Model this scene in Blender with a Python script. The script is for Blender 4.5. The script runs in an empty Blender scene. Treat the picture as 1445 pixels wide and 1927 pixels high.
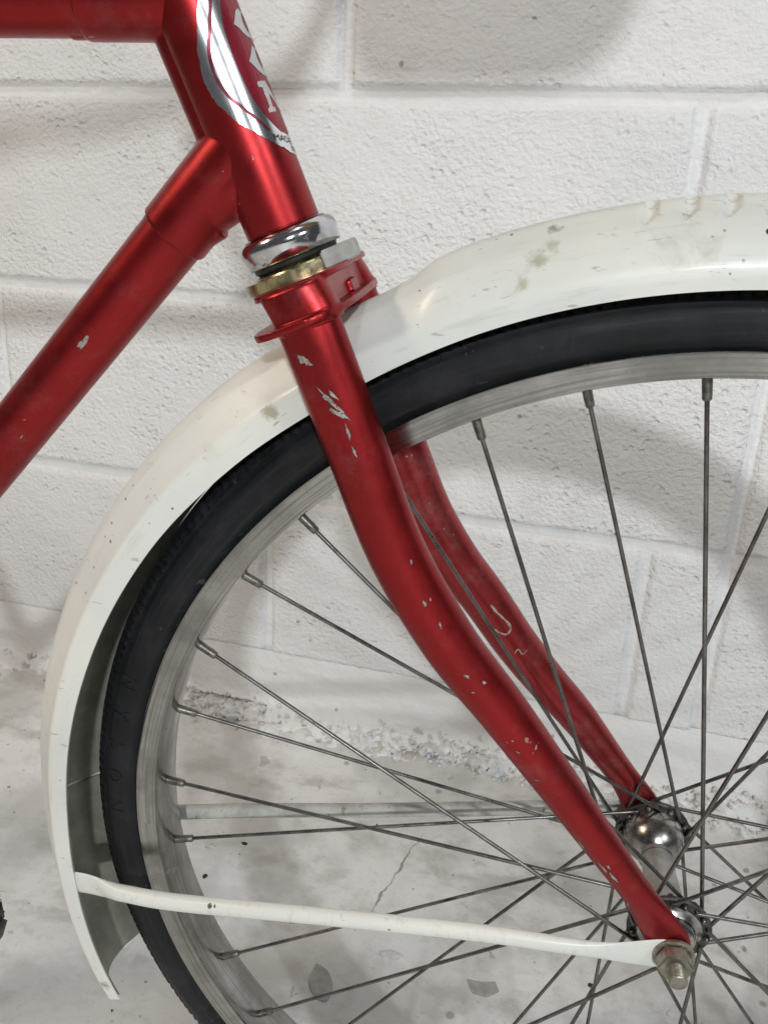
import bpy, bmesh, math, random
from mathutils import Vector, Matrix, noise
from mathutils.bvhtree import BVHTree

random.seed(7)
scene = bpy.context.scene
col = scene.collection
PI = math.pi
R = math.radians

# ------------------------------------------------------------------ camera
WHEEL_Z = 0.331                      # axle height above the floor
cam_d = bpy.data.cameras.new('camera')
cam = bpy.data.objects.new('camera', cam_d)
col.objects.link(cam)
right = Vector((0.96040653, 0.27438643, 0.04828444))
down = Vector((0.13447114, -0.30475265, -0.94289095))
fwd = Vector((-0.24400167, 0.91205148, -0.32958349))
m = Matrix((right, -down, -fwd)).transposed().to_4x4()
m.translation = Vector((-0.06187697, -0.40859848, 0.34308904 + WHEEL_Z))
cam.matrix_world = m
cam_d.sensor_fit = 'VERTICAL'
cam_d.sensor_height = 24.0
cam_d.lens = 1580.7634 / 1927.0 * 24.0
cam_d.clip_start = 0.01
cam_d.clip_end = 100
scene.camera = cam

# ------------------------------------------------------------------ light
world = bpy.data.worlds.new('World')
scene.world = world
world.use_nodes = True
bg = world.node_tree.nodes['Background']
bg.inputs['Color'].default_value = (0.93, 0.95, 1.0, 1)
bg.inputs['Strength'].default_value = 0.06


def area(name, loc, target, sx, sy, power, color):
    d = bpy.data.lights.new(name, 'AREA')
    d.shape = 'RECTANGLE'
    d.size, d.size_y = sx, sy
    d.energy = power
    d.color = color
    o = bpy.data.objects.new(name, d)
    o.location = loc
    o.rotation_euler = (Vector(target) - Vector(loc)).to_track_quat('-Z', 'Y').to_euler()
    col.objects.link(o)
    return o


# workshop lamps on the ceiling in front of the wall
area('ceiling_lamp_front', (0.95, -3.3, 1.85), (-0.1, 0.3, 0.6), 0.16, 0.14, 52, (0.93, 0.975, 1.0))
area('ceiling_lamp_over', (-0.10, -0.55, 2.65), (-0.1, 0.1, 0.0), 0.45, 0.20, 9, (0.97, 0.98, 1.0))
area('workshop_lamp_right', (1.9, -1.75, 1.95), (-0.1, 0.1, 0.5), 0.42, 0.36, 15, (0.95, 0.98, 1.0))
area('workshop_lamp_left', (-2.0, -0.95, 2.0), (-0.2, 0.1, 0.5), 0.24, 0.24, 13, (1.0, 0.81, 0.60))

scene.view_settings.view_transform = 'Standard'
scene.view_settings.look = 'None'
scene.view_settings.exposure = 0.33
scene.view_settings.gamma = 1.0
scene.view_settings.use_curve_mapping = False
scene.render.engine = 'CYCLES'
scene.cycles.max_bounces = 5
scene.cycles.diffuse_bounces = 2
scene.cycles.glossy_bounces = 4
scene.cycles.use_denoising = True
scene.cycles.use_adaptive_sampling = True
scene.cycles.adaptive_threshold = 0.02
scene.cycles.adaptive_min_samples = 16


# ------------------------------------------------------------------ node helpers
class NT:
    def __init__(self, name):
        self.mat = bpy.data.materials.new(name)
        self.mat.use_nodes = True
        self.t = self.mat.node_tree
        self.b = self.t.nodes['Principled BSDF']

    def n(self, kind, **kw):
        nd = self.t.nodes.new(kind)
        for k, v in kw.items():
            if k in nd.inputs:
                nd.inputs[k].default_value = v
            else:
                setattr(nd, k, v)
        return nd

    def l(self, a, b_):
        self.t.links.new(a, b_)

    def pos(self, world=False):
        if world:
            return self.n('ShaderNodeNewGeometry').outputs['Position']
        return self.n('ShaderNodeTexCoord').outputs['Object']

    def mapping(self, src, scale=(1, 1, 1), loc=(0, 0, 0), rot=(0, 0, 0)):
        mp = self.n('ShaderNodeMapping')
        mp.inputs['Scale'].default_value = scale
        mp.inputs['Location'].default_value = loc
        mp.inputs['Rotation'].default_value = rot
        self.l(src, mp.inputs['Vector'])
        return mp.outputs['Vector']

    def noise(self, src, scale, detail=4, rough=0.55, dist=0.0):
        nd = self.n('ShaderNodeTexNoise')
        nd.inputs['Scale'].default_value = scale
        nd.inputs['Detail'].default_value = detail
        nd.inputs['Roughness'].default_value = rough
        nd.inputs['Distortion'].default_value = dist
        self.l(src, nd.inputs['Vector'])
        return nd.outputs['Fac']

    def voro(self, src, scale, feature='F1', rnd=1.0):
        nd = self.n('ShaderNodeTexVoronoi')
        nd.feature = feature
        nd.inputs['Scale'].default_value = scale
        nd.inputs['Randomness'].default_value = rnd
        self.l(src, nd.inputs['Vector'])
        return nd.outputs['Distance']

    def rng(self, src, a, b_, c=0.0, d=1.0, smooth=True):
        nd = self.n('ShaderNodeMapRange')
        nd.interpolation_type = 'SMOOTHSTEP' if smooth else 'LINEAR'
        nd.clamp = True
        for i, v in zip((1, 2, 3, 4), (a, b_, c, d)):
            nd.inputs[i].default_value = v
        self.l(src, nd.inputs[0])
        return nd.outputs[0]

    def math(self, op, a, b_=None):
        nd = self.n('ShaderNodeMath', operation=op)
        for i, v in enumerate((a, b_)):
            if v is None:
                continue
            if isinstance(v, (int, float)):
                nd.inputs[i].default_value = v
            else:
                self.l(v, nd.inputs[i])
        return nd.outputs[0]

    def mix(self, fac, a, b_):
        nd = self.n('ShaderNodeMix', data_type='RGBA')
        if isinstance(fac, (int, float)):
            nd.inputs[0].default_value = fac
        else:
            self.l(fac, nd.inputs[0])
        for sock, v in ((nd.inputs[6], a), (nd.inputs[7], b_)):
            if isinstance(v, tuple):
                sock.default_value = (*v, 1) if len(v) == 3 else v
            else:
                self.l(v, sock)
        return nd.outputs[2]

    def rings(self, p, ka, kr):
        """coordinates round the axle: streaks along the circumference"""
        sp = self.n('ShaderNodeSeparateXYZ')
        self.l(p, sp.inputs[0])
        x, y, z = sp.outputs
        a = self.math('ARCTAN2', z, x)
        r = self.math('SQRT', self.math('ADD', self.math('MULTIPLY', x, x), self.math('MULTIPLY', z, z)))
        cb = self.n('ShaderNodeCombineXYZ')
        self.l(self.math('MULTIPLY', a, ka), cb.inputs[0])
        self.l(self.math('MULTIPLY', r, kr), cb.inputs[1])
        self.l(self.math('MULTIPLY', y, kr), cb.inputs[2])
        return cb.outputs[0]

    def bump(self, h, strength, dist, prev=None):
        nd = self.n('ShaderNodeBump')
        nd.inputs['Strength'].default_value = strength
        nd.inputs['Distance'].default_value = dist
        self.l(h, nd.inputs['Height'])
        if prev is not None:
            self.l(prev, nd.inputs['Normal'])
        return nd.outputs['Normal']

    def set(self, **kw):
        for k, v in kw.items():
            s = self.b.inputs[k.replace('_', ' ')]
            if isinstance(v, (int, float)):
                s.default_value = v
            elif isinstance(v, tuple):
                s.default_value = (*v, 1) if len(v) == 3 else v
            else:
                self.l(v, s)
        return self.mat


# ------------------------------------------------------------------ materials
def mat_wall(name, rough_block):
    t = NT(name)
    p = t.pos(True)
    big = t.noise(p, 3.2, 3)
    ps = t.mapping(p, (1.0, 1.0, 1.2), rot=(0, R(25), 0))
    n1 = t.noise(ps, 165, 3, 0.55)
    pit = t.rng(t.voro(ps, 95), 0.12, 0.42)
    pitk = t.rng(t.noise(p, 30, 2), 0.50, 0.60)
    pits = t.math('MULTIPLY', t.math('SUBTRACT', 1.0, pit), pitk)
    wave = t.noise(ps, 40, 3, 0.6)
    rough = t.rng(t.noise(p, 4.0, 2), 0.35, 0.65, 0.55, 1.15)
    c = t.mix(t.rng(big, 0.35, 0.7), (0.82, 0.818, 0.812), (0.765, 0.765, 0.762))
    c = t.mix(t.rng(t.noise(p, 9, 4, 0.7), 0.58, 0.80, 0, 0.35), c, (0.60, 0.59, 0.575))
    spot = t.rng(t.math('ADD', t.voro(p, 24), t.math('MULTIPLY', n1, 0.10)), 0.10, 0.135, 1, 0)
    spotk = t.rng(wave, 0.52, 0.58)
    c = t.mix(t.math('MULTIPLY', t.math('MULTIPLY', spot, spotk), 0.6), c, (0.16, 0.15, 0.14))
    if rough_block:
        h = t.math('MULTIPLY', t.math('SUBTRACT', t.math('MULTIPLY', n1, 1.7), t.math('MULTIPLY', pits, 0.8)), rough)
        h = t.math('ADD', h, t.math('MULTIPLY', wave, 1.5))
        nrm = t.bump(h, 1.0, 0.0019)
    else:
        h = t.math('ADD', t.math('MULTIPLY', n1, 0.5), t.math('MULTIPLY', wave, 2.0))
        nrm = t.bump(h, 0.9, 0.0018)
    return t.set(Base_Color=c, Roughness=0.62, Normal=nrm, Specular_IOR_Level=0.35)


def mat_floor():
    t = NT('floor_paint')
    p = t.pos(True)
    big = t.noise(p, 5.0, 5, 0.62)
    st = t.noise(t.mapping(p, (1.0, 1.5, 1.0), loc=(4.2, 1.3, 0), rot=(0, 0, R(20))), 9.0, 5, 0.62, 0.15)
    mid = t.noise(p, 38, 5, 0.68)
    c = t.mix(t.rng(big, 0.42, 0.58), (0.80, 0.795, 0.775), (0.60, 0.595, 0.57))
    c = t.mix(t.rng(st, 0.50, 0.66, 0, 0.55), c, (0.38, 0.36, 0.32))
    c = t.mix(t.rng(mid, 0.52, 0.72, 0, 0.42), c, (0.44, 0.425, 0.395))
    grit = t.noise(p, 420, 3, 0.7)
    c = t.mix(t.rng(grit, 0.60, 0.72, 0, 0.45), c, (0.30, 0.29, 0.26))
    sp = t.rng(t.voro(p, 70), 0.05, 0.14, 1, 0)
    spk = t.rng(t.noise(p, 11, 3), 0.50, 0.60)
    c = t.mix(t.math('MULTIPLY', t.math('MULTIPLY', sp, spk), 0.7), c, (0.13, 0.12, 0.10))
    sp2 = t.rng(t.math('ADD', t.voro(t.mapping(p, loc=(3.1, 1.7, 0)), 17), t.math('MULTIPLY', mid, 0.12)), 0.10, 0.15, 1, 0)
    c = t.mix(t.math('MULTIPLY', sp2, 0.6), c, (0.20, 0.19, 0.165))
    wear = t.rng(t.noise(p, 15, 5, 0.72, 0.3), 0.63, 0.66)
    c = t.mix(t.math('MULTIPLY', wear, 0.55), c, (0.34, 0.33, 0.31))
    h = t.math('ADD', t.math('MULTIPLY', big, 3.0), t.math('MULTIPLY', mid, 1.2))
    h = t.math('SUBTRACT', h, t.math('MULTIPLY', wear, 0.5))
    return t.set(Base_Color=c, Roughness=t.rng(mid, 0.3, 0.7, 0.38, 0.6), Normal=t.bump(h, 0.6, 0.002))


def mat_red(name, dusty):
    t = NT(name)
    p = t.pos()
    fl = t.noise(p, 2600, 2, 0.6)
    big = t.noise(p, 26, 4)
    c = t.mix(t.rng(big, 0.3, 0.7), (0.305, 0.0072, 0.011), (0.235, 0.0058, 0.009))
    c = t.mix(t.rng(fl, 0.3, 0.75, 0, 0.5), c, (0.46, 0.018, 0.020))
    n1 = t.noise(p, 190, 3, 0.6, 0.6)
    gate = t.rng(t.noise(p, 21, 3), 0.56, 0.66)
    chip = t.math('MULTIPLY', t.rng(n1, 0.68, 0.70), gate)
    n2 = t.noise(t.mapping(p, (1, 1, 0.35), rot=(0, R(-35), 0)), 260, 2)
    chip2 = t.math('MULTIPLY', t.rng(n2, 0.70, 0.72), t.rng(t.noise(p, 33, 2), 0.58, 0.68))
    chip = t.math('MAXIMUM', chip, chip2)
    c = t.mix(t.math('MULTIPLY', chip, 0.85), c, (0.36, 0.34, 0.31))
    dust = t.rng(t.noise(p, 48, 5, 0.72), 0.50, 0.82, 0.02 + dusty * 0.25, 0.17 + dusty)
    c = t.mix(dust, c, (0.40, 0.25, 0.24))
    met = t.math('SUBTRACT', 0.92, t.math('MULTIPLY', chip, 0.8))
    nrm = t.bump(t.math('ADD', fl, t.math('MULTIPLY', chip, -2.0)), 0.12, 0.0002)
    return t.set(Base_Color=c, Metallic=met, Roughness=t.rng(t.noise(p, 80, 4), 0.3, 0.7, 0.33, 0.42),
                 Normal=nrm, Coat_Weight=0.15, Coat_Roughness=0.28)


def polar(a, r, y):
    return (r * math.cos(R(a)), y, r * math.sin(R(a)))


# (place on the mudguard, radius, strength, colour) of the stains and rust spots seen on it
STAINS = [(polar(107.4, 0.3490, -0.022), 0.0040, 0.65, (0.36, 0.34, 0.22)), (polar(106.3, 0.3520, -0.019), 0.0032, 0.6, (0.36, 0.34, 0.22)),
          (polar(108.6, 0.3418, -0.026), 0.0030, 0.6, (0.38, 0.36, 0.22)), (polar(106.0, 0.3590, -0.012), 0.0030, 0.8, (0.22, 0.21, 0.15)),
          (polar(129.0, 0.3385, -0.028), 0.0040, 0.75, (0.34, 0.31, 0.18)), (polar(135.0, 0.3420, -0.028), 0.0050, 0.15, (0.42, 0.39, 0.25)),
          (polar(122.1, 0.3497, -0.019), 0.0021, 1.0, (0.02, 0.017, 0.012)), (polar(122.6, 0.3515, -0.017), 0.0012, 0.9, (0.05, 0.04, 0.02)),
          (polar(118.6, 0.3480, -0.021), 0.0010, 1.0, (0.03, 0.025, 0.015)), (polar(93.2, 0.3480, -0.022), 0.0018, 1.0, (0.03, 0.03, 0.02)),
          (polar(115.5, 0.3520, -0.017), 0.0007, 1.0, (0.03, 0.025, 0.015)), (polar(148.0, 0.3520, -0.020), 0.0012, 0.9, (0.05, 0.045, 0.03)),
          ((-0.2490, -0.043, -0.0260), 0.0016, 0.9, (0.06, 0.045, 0.025)), ((-0.2460, -0.043, -0.0255), 0.0011, 0.9, (0.06, 0.045, 0.025)), ((-0.2360, -0.043, -0.0235), 0.0010, 0.9, (0.08, 0.06, 0.03)),
          ((-0.3310, -0.030, -0.1300), 0.0040, 0.7, (0.20, 0.15, 0.08))]


def mat_white():
    t = NT('white_enamel')
    p = t.pos()
    c = t.mix(t.rng(t.noise(p, 11, 4), 0.35, 0.65), (0.79, 0.79, 0.725), (0.72, 0.735, 0.70))
    sm = t.noise(p, 34, 5, 0.7, 0.3)
    c = t.mix(t.rng(sm, 0.58, 0.78, 0, 0.5), c, (0.44, 0.42, 0.32))
    sp = t.math('MULTIPLY', t.rng(t.voro(p, 150), 0.07, 0.14, 1, 0), t.rng(t.noise(p, 24, 2), 0.57, 0.64))
    c = t.mix(t.math('MULTIPLY', sp, 0.85), c, (0.07, 0.06, 0.045))
    strk = t.noise(t.rings(p, 7.0, 190.0), 1.0, 4, 0.65)
    c = t.mix(t.rng(strk, 0.56, 0.72, 0, 0.34), c, (0.50, 0.49, 0.42))
    scr = t.noise(t.rings(p, 22.0, 900.0), 1.0, 2, 0.6)
    c = t.mix(t.math('MULTIPLY', t.rng(scr, 0.70, 0.73), t.rng(sm, 0.48, 0.60, 0, 0.55)), c, (0.20, 0.19, 0.15))
    wob = t.math('MULTIPLY', t.math('SUBTRACT', t.noise(p, 260, 4, 0.7), 0.5), 2.6)
    lw = t.noise(t.mapping(p, (0.22, 1, 1), rot=(0, R(-8), 0)), 330, 3, 0.65)
    c = t.mix(t.math('MULTIPLY', t.rng(lw, 0.62, 0.68), t.rng(t.noise(p, 42, 3), 0.50, 0.60, 0, 0.5)), c, (0.24, 0.22, 0.17))
    for pos, r, k, cc in STAINS:
        d = t.n('ShaderNodeVectorMath', operation='DISTANCE')
        t.l(p, d.inputs[0])
        d.inputs[1].default_value = pos
        q = t.math('ADD', t.math('DIVIDE', d.outputs['Value'], r), wob)
        soft = 0.75 if r > 0.0025 else 0.25
        c = t.mix(t.rng(q, 1.0 - soft, 1.0 + soft * 0.4, k, 0.0), c, cc)
    nrm = t.bump(t.noise(p, 60, 3, 0.6), 0.10, 0.001)
    return t.set(Base_Color=c, Roughness=t.rng(sm, 0.3, 0.7, 0.30, 0.48), Normal=nrm,
                 Coat_Weight=0.12, Coat_Roughness=0.18)


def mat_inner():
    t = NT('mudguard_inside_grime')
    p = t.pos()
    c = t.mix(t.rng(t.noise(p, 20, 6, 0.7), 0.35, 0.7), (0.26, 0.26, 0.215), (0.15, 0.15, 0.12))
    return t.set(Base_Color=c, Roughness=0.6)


def mat_metal(name, c1, c2, rough, scale=40, metallic=1.0, spots=None):
    t = NT(name)
    p = t.pos()
    c = t.mix(t.rng(t.noise(p, scale, 5, 0.65), 0.35, 0.7), c1, c2)
    met = metallic
    if spots:
        s = t.rng(t.noise(p, 130, 5, 0.7), 0.60, 0.68)
        c = t.mix(t.math('MULTIPLY', s, 0.8), c, spots)
        met = t.math('SUBTRACT', metallic, t.math('MULTIPLY', s, 0.6))
    return t.set(Base_Color=c, Metallic=met,
                 Roughness=t.rng(t.noise(p, scale * 2.2, 5), 0.3, 0.7, rough * 0.75, rough * 1.3))


def mat_rubber():
    t = NT('tyre_rubber')
    p = t.pos()
    ring = t.noise(t.rings(p, 4.0, 420.0), 1.0, 4, 0.65)
    c = t.mix(t.rng(t.noise(p, 45, 4, 0.65), 0.4, 0.75), (0.007, 0.0075, 0.009), (0.020, 0.020, 0.023))
    c = t.mix(t.rng(ring, 0.50, 0.72, 0, 0.55), c, (0.028, 0.028, 0.030))
    scuff = t.math('MULTIPLY', t.rng(t.noise(p, 170, 4, 0.7), 0.62, 0.70), t.rng(t.noise(p, 15, 3), 0.50, 0.62))
    c = t.mix(t.math('MULTIPLY', scuff, 0.5), c, (0.11, 0.11, 0.105))
    h = t.math('ADD', t.noise(p, 420, 3), t.math('MULTIPLY', ring, 1.5))
    return t.set(Base_Color=c, Roughness=t.rng(ring, 0.3, 0.7, 0.50, 0.70), Specular_IOR_Level=0.3,
                 Normal=t.bump(h, 0.18, 0.0004))


def mat_rim():
    t = NT('worn_rim_steel')
    p = t.pos()
    ring = t.noise(t.rings(p, 3.0, 700.0), 1.0, 4, 0.65)
    bl = t.noise(p, 26, 5, 0.65)
    c = t.mix(t.rng(bl, 0.35, 0.7), (0.42, 0.41, 0.39), (0.25, 0.245, 0.23))
    c = t.mix(t.rng(ring, 0.42, 0.66, 0, 0.75), c, (0.20, 0.195, 0.18))
    g = t.rng(t.noise(p, 110, 5, 0.7), 0.60, 0.70)
    c = t.mix(t.math('MULTIPLY', g, 0.6), c, (0.24, 0.22, 0.18))
    return t.set(Base_Color=c, Metallic=t.math('SUBTRACT', 1.0, t.math('MULTIPLY', g, 0.5)),
                 Roughness=t.rng(bl, 0.3, 0.7, 0.12, 0.27), Normal=t.bump(ring, 0.10, 0.0004))


def mat_bare():
    t = NT('chipped_paint')
    p = t.pos()
    n1 = t.noise(p, 900, 4, 0.7)
    c = t.mix(t.rng(t.noise(p, 300, 3), 0.35, 0.7), (0.42, 0.40, 0.36), (0.28, 0.25, 0.21))
    c = t.mix(t.rng(n1, 0.55, 0.62), c, (0.20, 0.03, 0.03))
    return t.set(Base_Color=c, Metallic=0.25, Roughness=0.5, Normal=t.bump(n1, 0.4, 0.0004))



M = {
    'block': mat_wall('painted_block', True),
    'mortar': mat_wall('painted_mortar', False),
    'floor': mat_floor(),
    'red': mat_red('red_flake_paint', 0.05),
    'red_dusty': mat_red('dusty_red_paint', 0.30),
    'white': mat_white(),
    'inner': mat_inner(),
    'rubber': mat_rubber(),
    'chrome': mat_metal('chrome', (0.66, 0.66, 0.67), (0.50, 0.50, 0.51), 0.14, 60, spots=(0.16, 0.12, 0.08)),
    'brass': mat_metal('grimy_brass', (0.52, 0.46, 0.27), (0.22, 0.19, 0.11), 0.26, 120, 0.95, (0.08, 0.065, 0.04)),
    'grime': mat_metal('black_grease', (0.035, 0.033, 0.03), (0.015, 0.015, 0.014), 0.5, 120, 0.2),
    'rim': mat_rim(),
    'spoke': mat_metal('dull_spoke_steel', (0.20, 0.195, 0.185), (0.10, 0.095, 0.085), 0.32, 70, 0.9, (0.07, 0.055, 0.04)),
    'nipple': mat_metal('tarnished_nipple', (0.22, 0.21, 0.19), (0.12, 0.115, 0.10), 0.42, 300, 0.85),
    'hub': mat_metal('hub_steel', (0.46, 0.45, 0.43), (0.24, 0.23, 0.21), 0.26, 90, 1.0, (0.10, 0.09, 0.07)),
    'barrel': mat_metal('hub_barrel_steel', (0.46, 0.45, 0.42), (0.32, 0.31, 0.29), 0.45, 60, 0.7),
    'flange': mat_metal('greasy_flange', (0.10, 0.095, 0.085), (0.045, 0.042, 0.038), 0.45, 90, 0.7),
    'nut': mat_metal('dull_nut', (0.36, 0.34, 0.28), (0.19, 0.175, 0.135), 0.42, 140, 0.8, (0.28, 0.26, 0.19)),
    'zinc': mat_metal('grey_zinc', (0.50, 0.50, 0.47), (0.36, 0.35, 0.32), 0.5, 90, 0.45),
    'bare': mat_bare(),
    'primer': mat_metal('paint_edge', (0.13, 0.012, 0.014), (0.10, 0.02, 0.018), 0.5, 200, 0.2),
    'grimy': mat_metal('grimy_white', (0.55, 0.545, 0.50), (0.36, 0.35, 0.31), 0.5, 60, 0.0, (0.18, 0.17, 0.13)),
    'dirt': mat_metal('road_dirt', (0.34, 0.31, 0.20), (0.20, 0.18, 0.11), 0.9, 220, 0.0),
    'rust': mat_metal('rust_spot', (0.03, 0.022, 0.014), (0.06, 0.04, 0.02), 0.8, 300, 0.0),
    'foil': mat_metal('silver_foil', (0.84, 0.84, 0.85), (0.76, 0.76, 0.78), 0.22, 14, 1.0),
    'badge_red': mat_metal('badge_red_print', (0.27, 0.016, 0.032), (0.22, 0.014, 0.028), 0.30, 50, 0.35),
    'letter': mat_metal('badge_letter_print', (0.62, 0.60, 0.60), (0.52, 0.50, 0.50), 0.35, 80, 0.5),
    'ink': mat_metal('dark_print', (0.05, 0.02, 0.025), (0.03, 0.015, 0.02), 0.5, 80, 0.0),
    'line': mat_metal('badge_line_print', (0.17, 0.02, 0.035), (0.13, 0.015, 0.03), 0.3, 80, 0.4),
    'concrete': mat_metal('bare_concrete', (0.40, 0.395, 0.375), (0.30, 0.295, 0.28), 0.9, 120, 0.0),
    'crumb': mat_metal('painted_crumbs', (0.74, 0.735, 0.715), (0.58, 0.57, 0.54), 0.8, 60, 0.0),
    'wicker': mat_metal('wicker', (0.40, 0.27, 0.13), (0.28, 0.18, 0.08), 0.7, 90, 0.0),
    'black': mat_metal('black_plastic', (0.02, 0.02, 0.02), (0.03, 0.03, 0.028), 0.5, 60, 0.0),
}


# ------------------------------------------------------------------ mesh helpers
def link(name, me, mat, parent=None, smooth=True, angle=40):
    me.name = name
    if mat is not None and not me.materials:
        me.materials.append(M[mat])
    o = bpy.data.objects.new(name, me)
    col.objects.link(o)
    if parent is not None:
        o.parent = parent
    if smooth:
        me.polygons.foreach_set('use_smooth', [True] * len(me.polygons))
        if angle:
            me.set_sharp_from_angle(angle=R(angle))
    return o


def bm_obj(name, bm, mat, parent=None, smooth=True, angle=40, normals=True):
    if normals:
        bmesh.ops.recalc_face_normals(bm, faces=bm.faces)
    me = bpy.data.meshes.new(name)
    bm.to_mesh(me)
    bm.free()
    return link(name, me, mat, parent, smooth, angle)


def tag(o, label=None, cat=None, group=None, kind=None):
    if label:
        o['label'] = label
    if cat:
        o['category'] = cat
    if group:
        o['group'] = group
    if kind:
        o['kind'] = kind
    return o


def empty(name, parent=None):
    o = bpy.data.objects.new(name, None)
    o.empty_display_size = 0.05
    col.objects.link(o)
    if parent is not None:
        o.parent = parent
    return o


def sstep(a, b, x):
    t = min(1.0, max(0.0, (x - a) / (b - a)))
    return t * t * (3 - 2 * t)


def catmull(pts, n):
    """resample a list of tuples (any length) smoothly"""
    out = []
    k = len(pts)
    for i in range(k - 1):
        p0, p1, p2, p3 = pts[max(i - 1, 0)], pts[i], pts[i + 1], pts[min(i + 2, k - 1)]
        for j in range(n):
            t = j / n
            out.append(tuple(0.5 * (2 * b + (c - a) * t + (2 * a - 5 * b + 4 * c - d) * t * t
                                    + (3 * b - a - 3 * c + d) * t ** 3)
                             for a, b, c, d in zip(p0, p1, p2, p3)))
    out.append(tuple(pts[-1]))
    return out


def sweep(bm, path, radii, side=Vector((0, 1, 0)), segs=24, power=2.0, caps=True):
    """path: Vectors; radii: (a in-plane, b along side); superellipse section"""
    rings = []
    n = len(path)
    for i, p in enumerate(path):
        t = (path[min(i + 1, n - 1)] - path[max(i - 1, 0)]).normalized()
        s = (side - t * side.dot(t)).normalized()
        u = s.cross(t).normalized()
        a, b = radii[i] if isinstance(radii, list) else radii
        ring = []
        for j in range(segs):
            th = 2 * PI * j / segs
            c, sn = math.cos(th), math.sin(th)
            if power != 2.0:
                c = math.copysign(abs(c) ** (2 / power), c)
                sn = math.copysign(abs(sn) ** (2 / power), sn)
            ring.append(bm.verts.new(p + u * (a * c) + s * (b * sn)))
        rings.append(ring)
    for r0, r1 in zip(rings, rings[1:]):
        for j in range(segs):
            k = (j + 1) % segs
            bm.faces.new((r0[j], r0[k], r1[k], r1[j]))
    if caps:
        bm.faces.new(rings[0])
        bm.faces.new(rings[-1][::-1])
    return rings


def lathe(bm, prof, origin, axis, ref=None, segs=64, closed=False, cap=True):
    """prof: list of (distance along axis, radius)"""
    axis = axis.normalized()
    if ref is None:
        ref = Vector((0, 1, 0)) if abs(axis.y) < 0.9 else Vector((1, 0, 0))
    u = (ref - axis * ref.dot(axis)).normalized()
    v = axis.cross(u)
    rings = []
    for s, r in prof:
        rings.append([bm.verts.new(origin + axis * s + (u * math.cos(2 * PI * j / segs) + v * math.sin(2 * PI * j / segs)) * r)
                      for j in range(segs)])
    pairs = list(zip(rings, rings[1:]))
    if closed:
        pairs.append((rings[-1], rings[0]))
    for r0, r1 in pairs:
        for j in range(segs):
            k = (j + 1) % segs
            bm.faces.new((r0[j], r0[k], r1[k], r1[j]))
    if cap and not closed:
        bm.faces.new(rings[0][::-1])
        bm.faces.new(rings[-1])


def prism(bm, poly, z0, z1, M4):
    a = [bm.verts.new(M4 @ Vector((x, y, z0))) for x, y in poly]
    b = [bm.verts.new(M4 @ Vector((x, y, z1))) for x, y in poly]
    bm.faces.new(a[::-1])
    bm.faces.new(b)
    n = len(poly)
    for i in range(n):
        j = (i + 1) % n
        bm.faces.new((a[i], a[j], b[j], b[i]))


def fuse(name, bm, mat, parent, voxel=0.0007, smooth_it=6):
    """voxel union of overlapping solids with softened, cast-looking fillets"""
    bmesh.ops.recalc_face_normals(bm, faces=bm.faces)
    me = bpy.data.meshes.new(name)
    bm.to_mesh(me)
    bm.free()
    o = bpy.data.objects.new(name, me)
    col.objects.link(o)
    md = o.modifiers.new('remesh', 'REMESH')
    md.mode = 'VOXEL'
    md.voxel_size = voxel
    sm = o.modifiers.new('smooth', 'SMOOTH')
    sm.iterations = smooth_it
    sm.factor = 0.5
    dg = bpy.context.evaluated_depsgraph_get()
    me2 = bpy.data.meshes.new_from_object(o.evaluated_get(dg))
    o.modifiers.clear()
    o.data = me2
    bpy.data.meshes.remove(me)
    me2.name = name
    me2.materials.clear()
    me2.materials.append(M[mat])
    me2.polygons.foreach_set('use_smooth', [True] * len(me2.polygons))
    if parent is not None:
        o.parent = parent
    return o


# ------------------------------------------------------------------ setting: floor
WALL_Y = 0.545
bm = bmesh.new()
NX, NY = 150, 90
xs = [-3.0] + [-1.3 + 2.1 * i / NX for i in range(NX + 1)] + [3.0]
ys = [-4.5, -1.2] + [-0.35 + 0.93 * i / NY for i in range(NY + 1)] + [0.75]
vs = []
for y in ys:
    row = []
    for x in xs:
        d = max(0.0, 1 - abs(y - WALL_Y + 0.02) / 0.10)
        inside = -1.3 <= x <= 0.8 and -0.35 <= y
        z = 0.0
        if inside:
            z = 0.004 * (noise.fractal(Vector((x * 6, y * 6, 0.3)), 1.0, 2.0, 4)) - 0.002
            z += d * d * (0.012 + 0.012 * noise.fractal(Vector((x * 26, y * 26, 1.7)), 0.8, 2.0, 5))
            # keep the spot under the tyre level
            k = math.hypot(x, y) / 0.06
            z = min(z, 0.004) * min(1.0, k) if k < 1 else z
        row.append(bm.verts.new((x, y, z)))
    vs.append(row)
for r0, r1 in zip(vs, vs[1:]):
    for j in range(len(xs) - 1):
        bm.faces.new((r0[j], r0[j + 1], r1[j + 1], r1[j]))
floor = bm_obj('floor', bm, 'floor', angle=None)
tag(floor, 'dirty white painted concrete floor under the wheel', kind='structure')

# flakes where the floor paint has come off, and old crumbs
def flake(x, y, pts, rot, mat, thick=0.0006):
    bm = bmesh.new()
    z = 0.004
    hit = floor.ray_cast(Vector((x, y, 0.3)), Vector((0, 0, -1)))
    if hit[0]:
        z = hit[1].z
    Mx = Matrix.Translation((x, y, z - 0.0008)) @ Matrix.Rotation(rot, 4, 'Z')
    prism(bm, pts, 0.0, 0.0008 + thick, Mx)
    o = bm_obj('paint_flake', bm, mat, floor, smooth=False)
    return o

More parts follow.
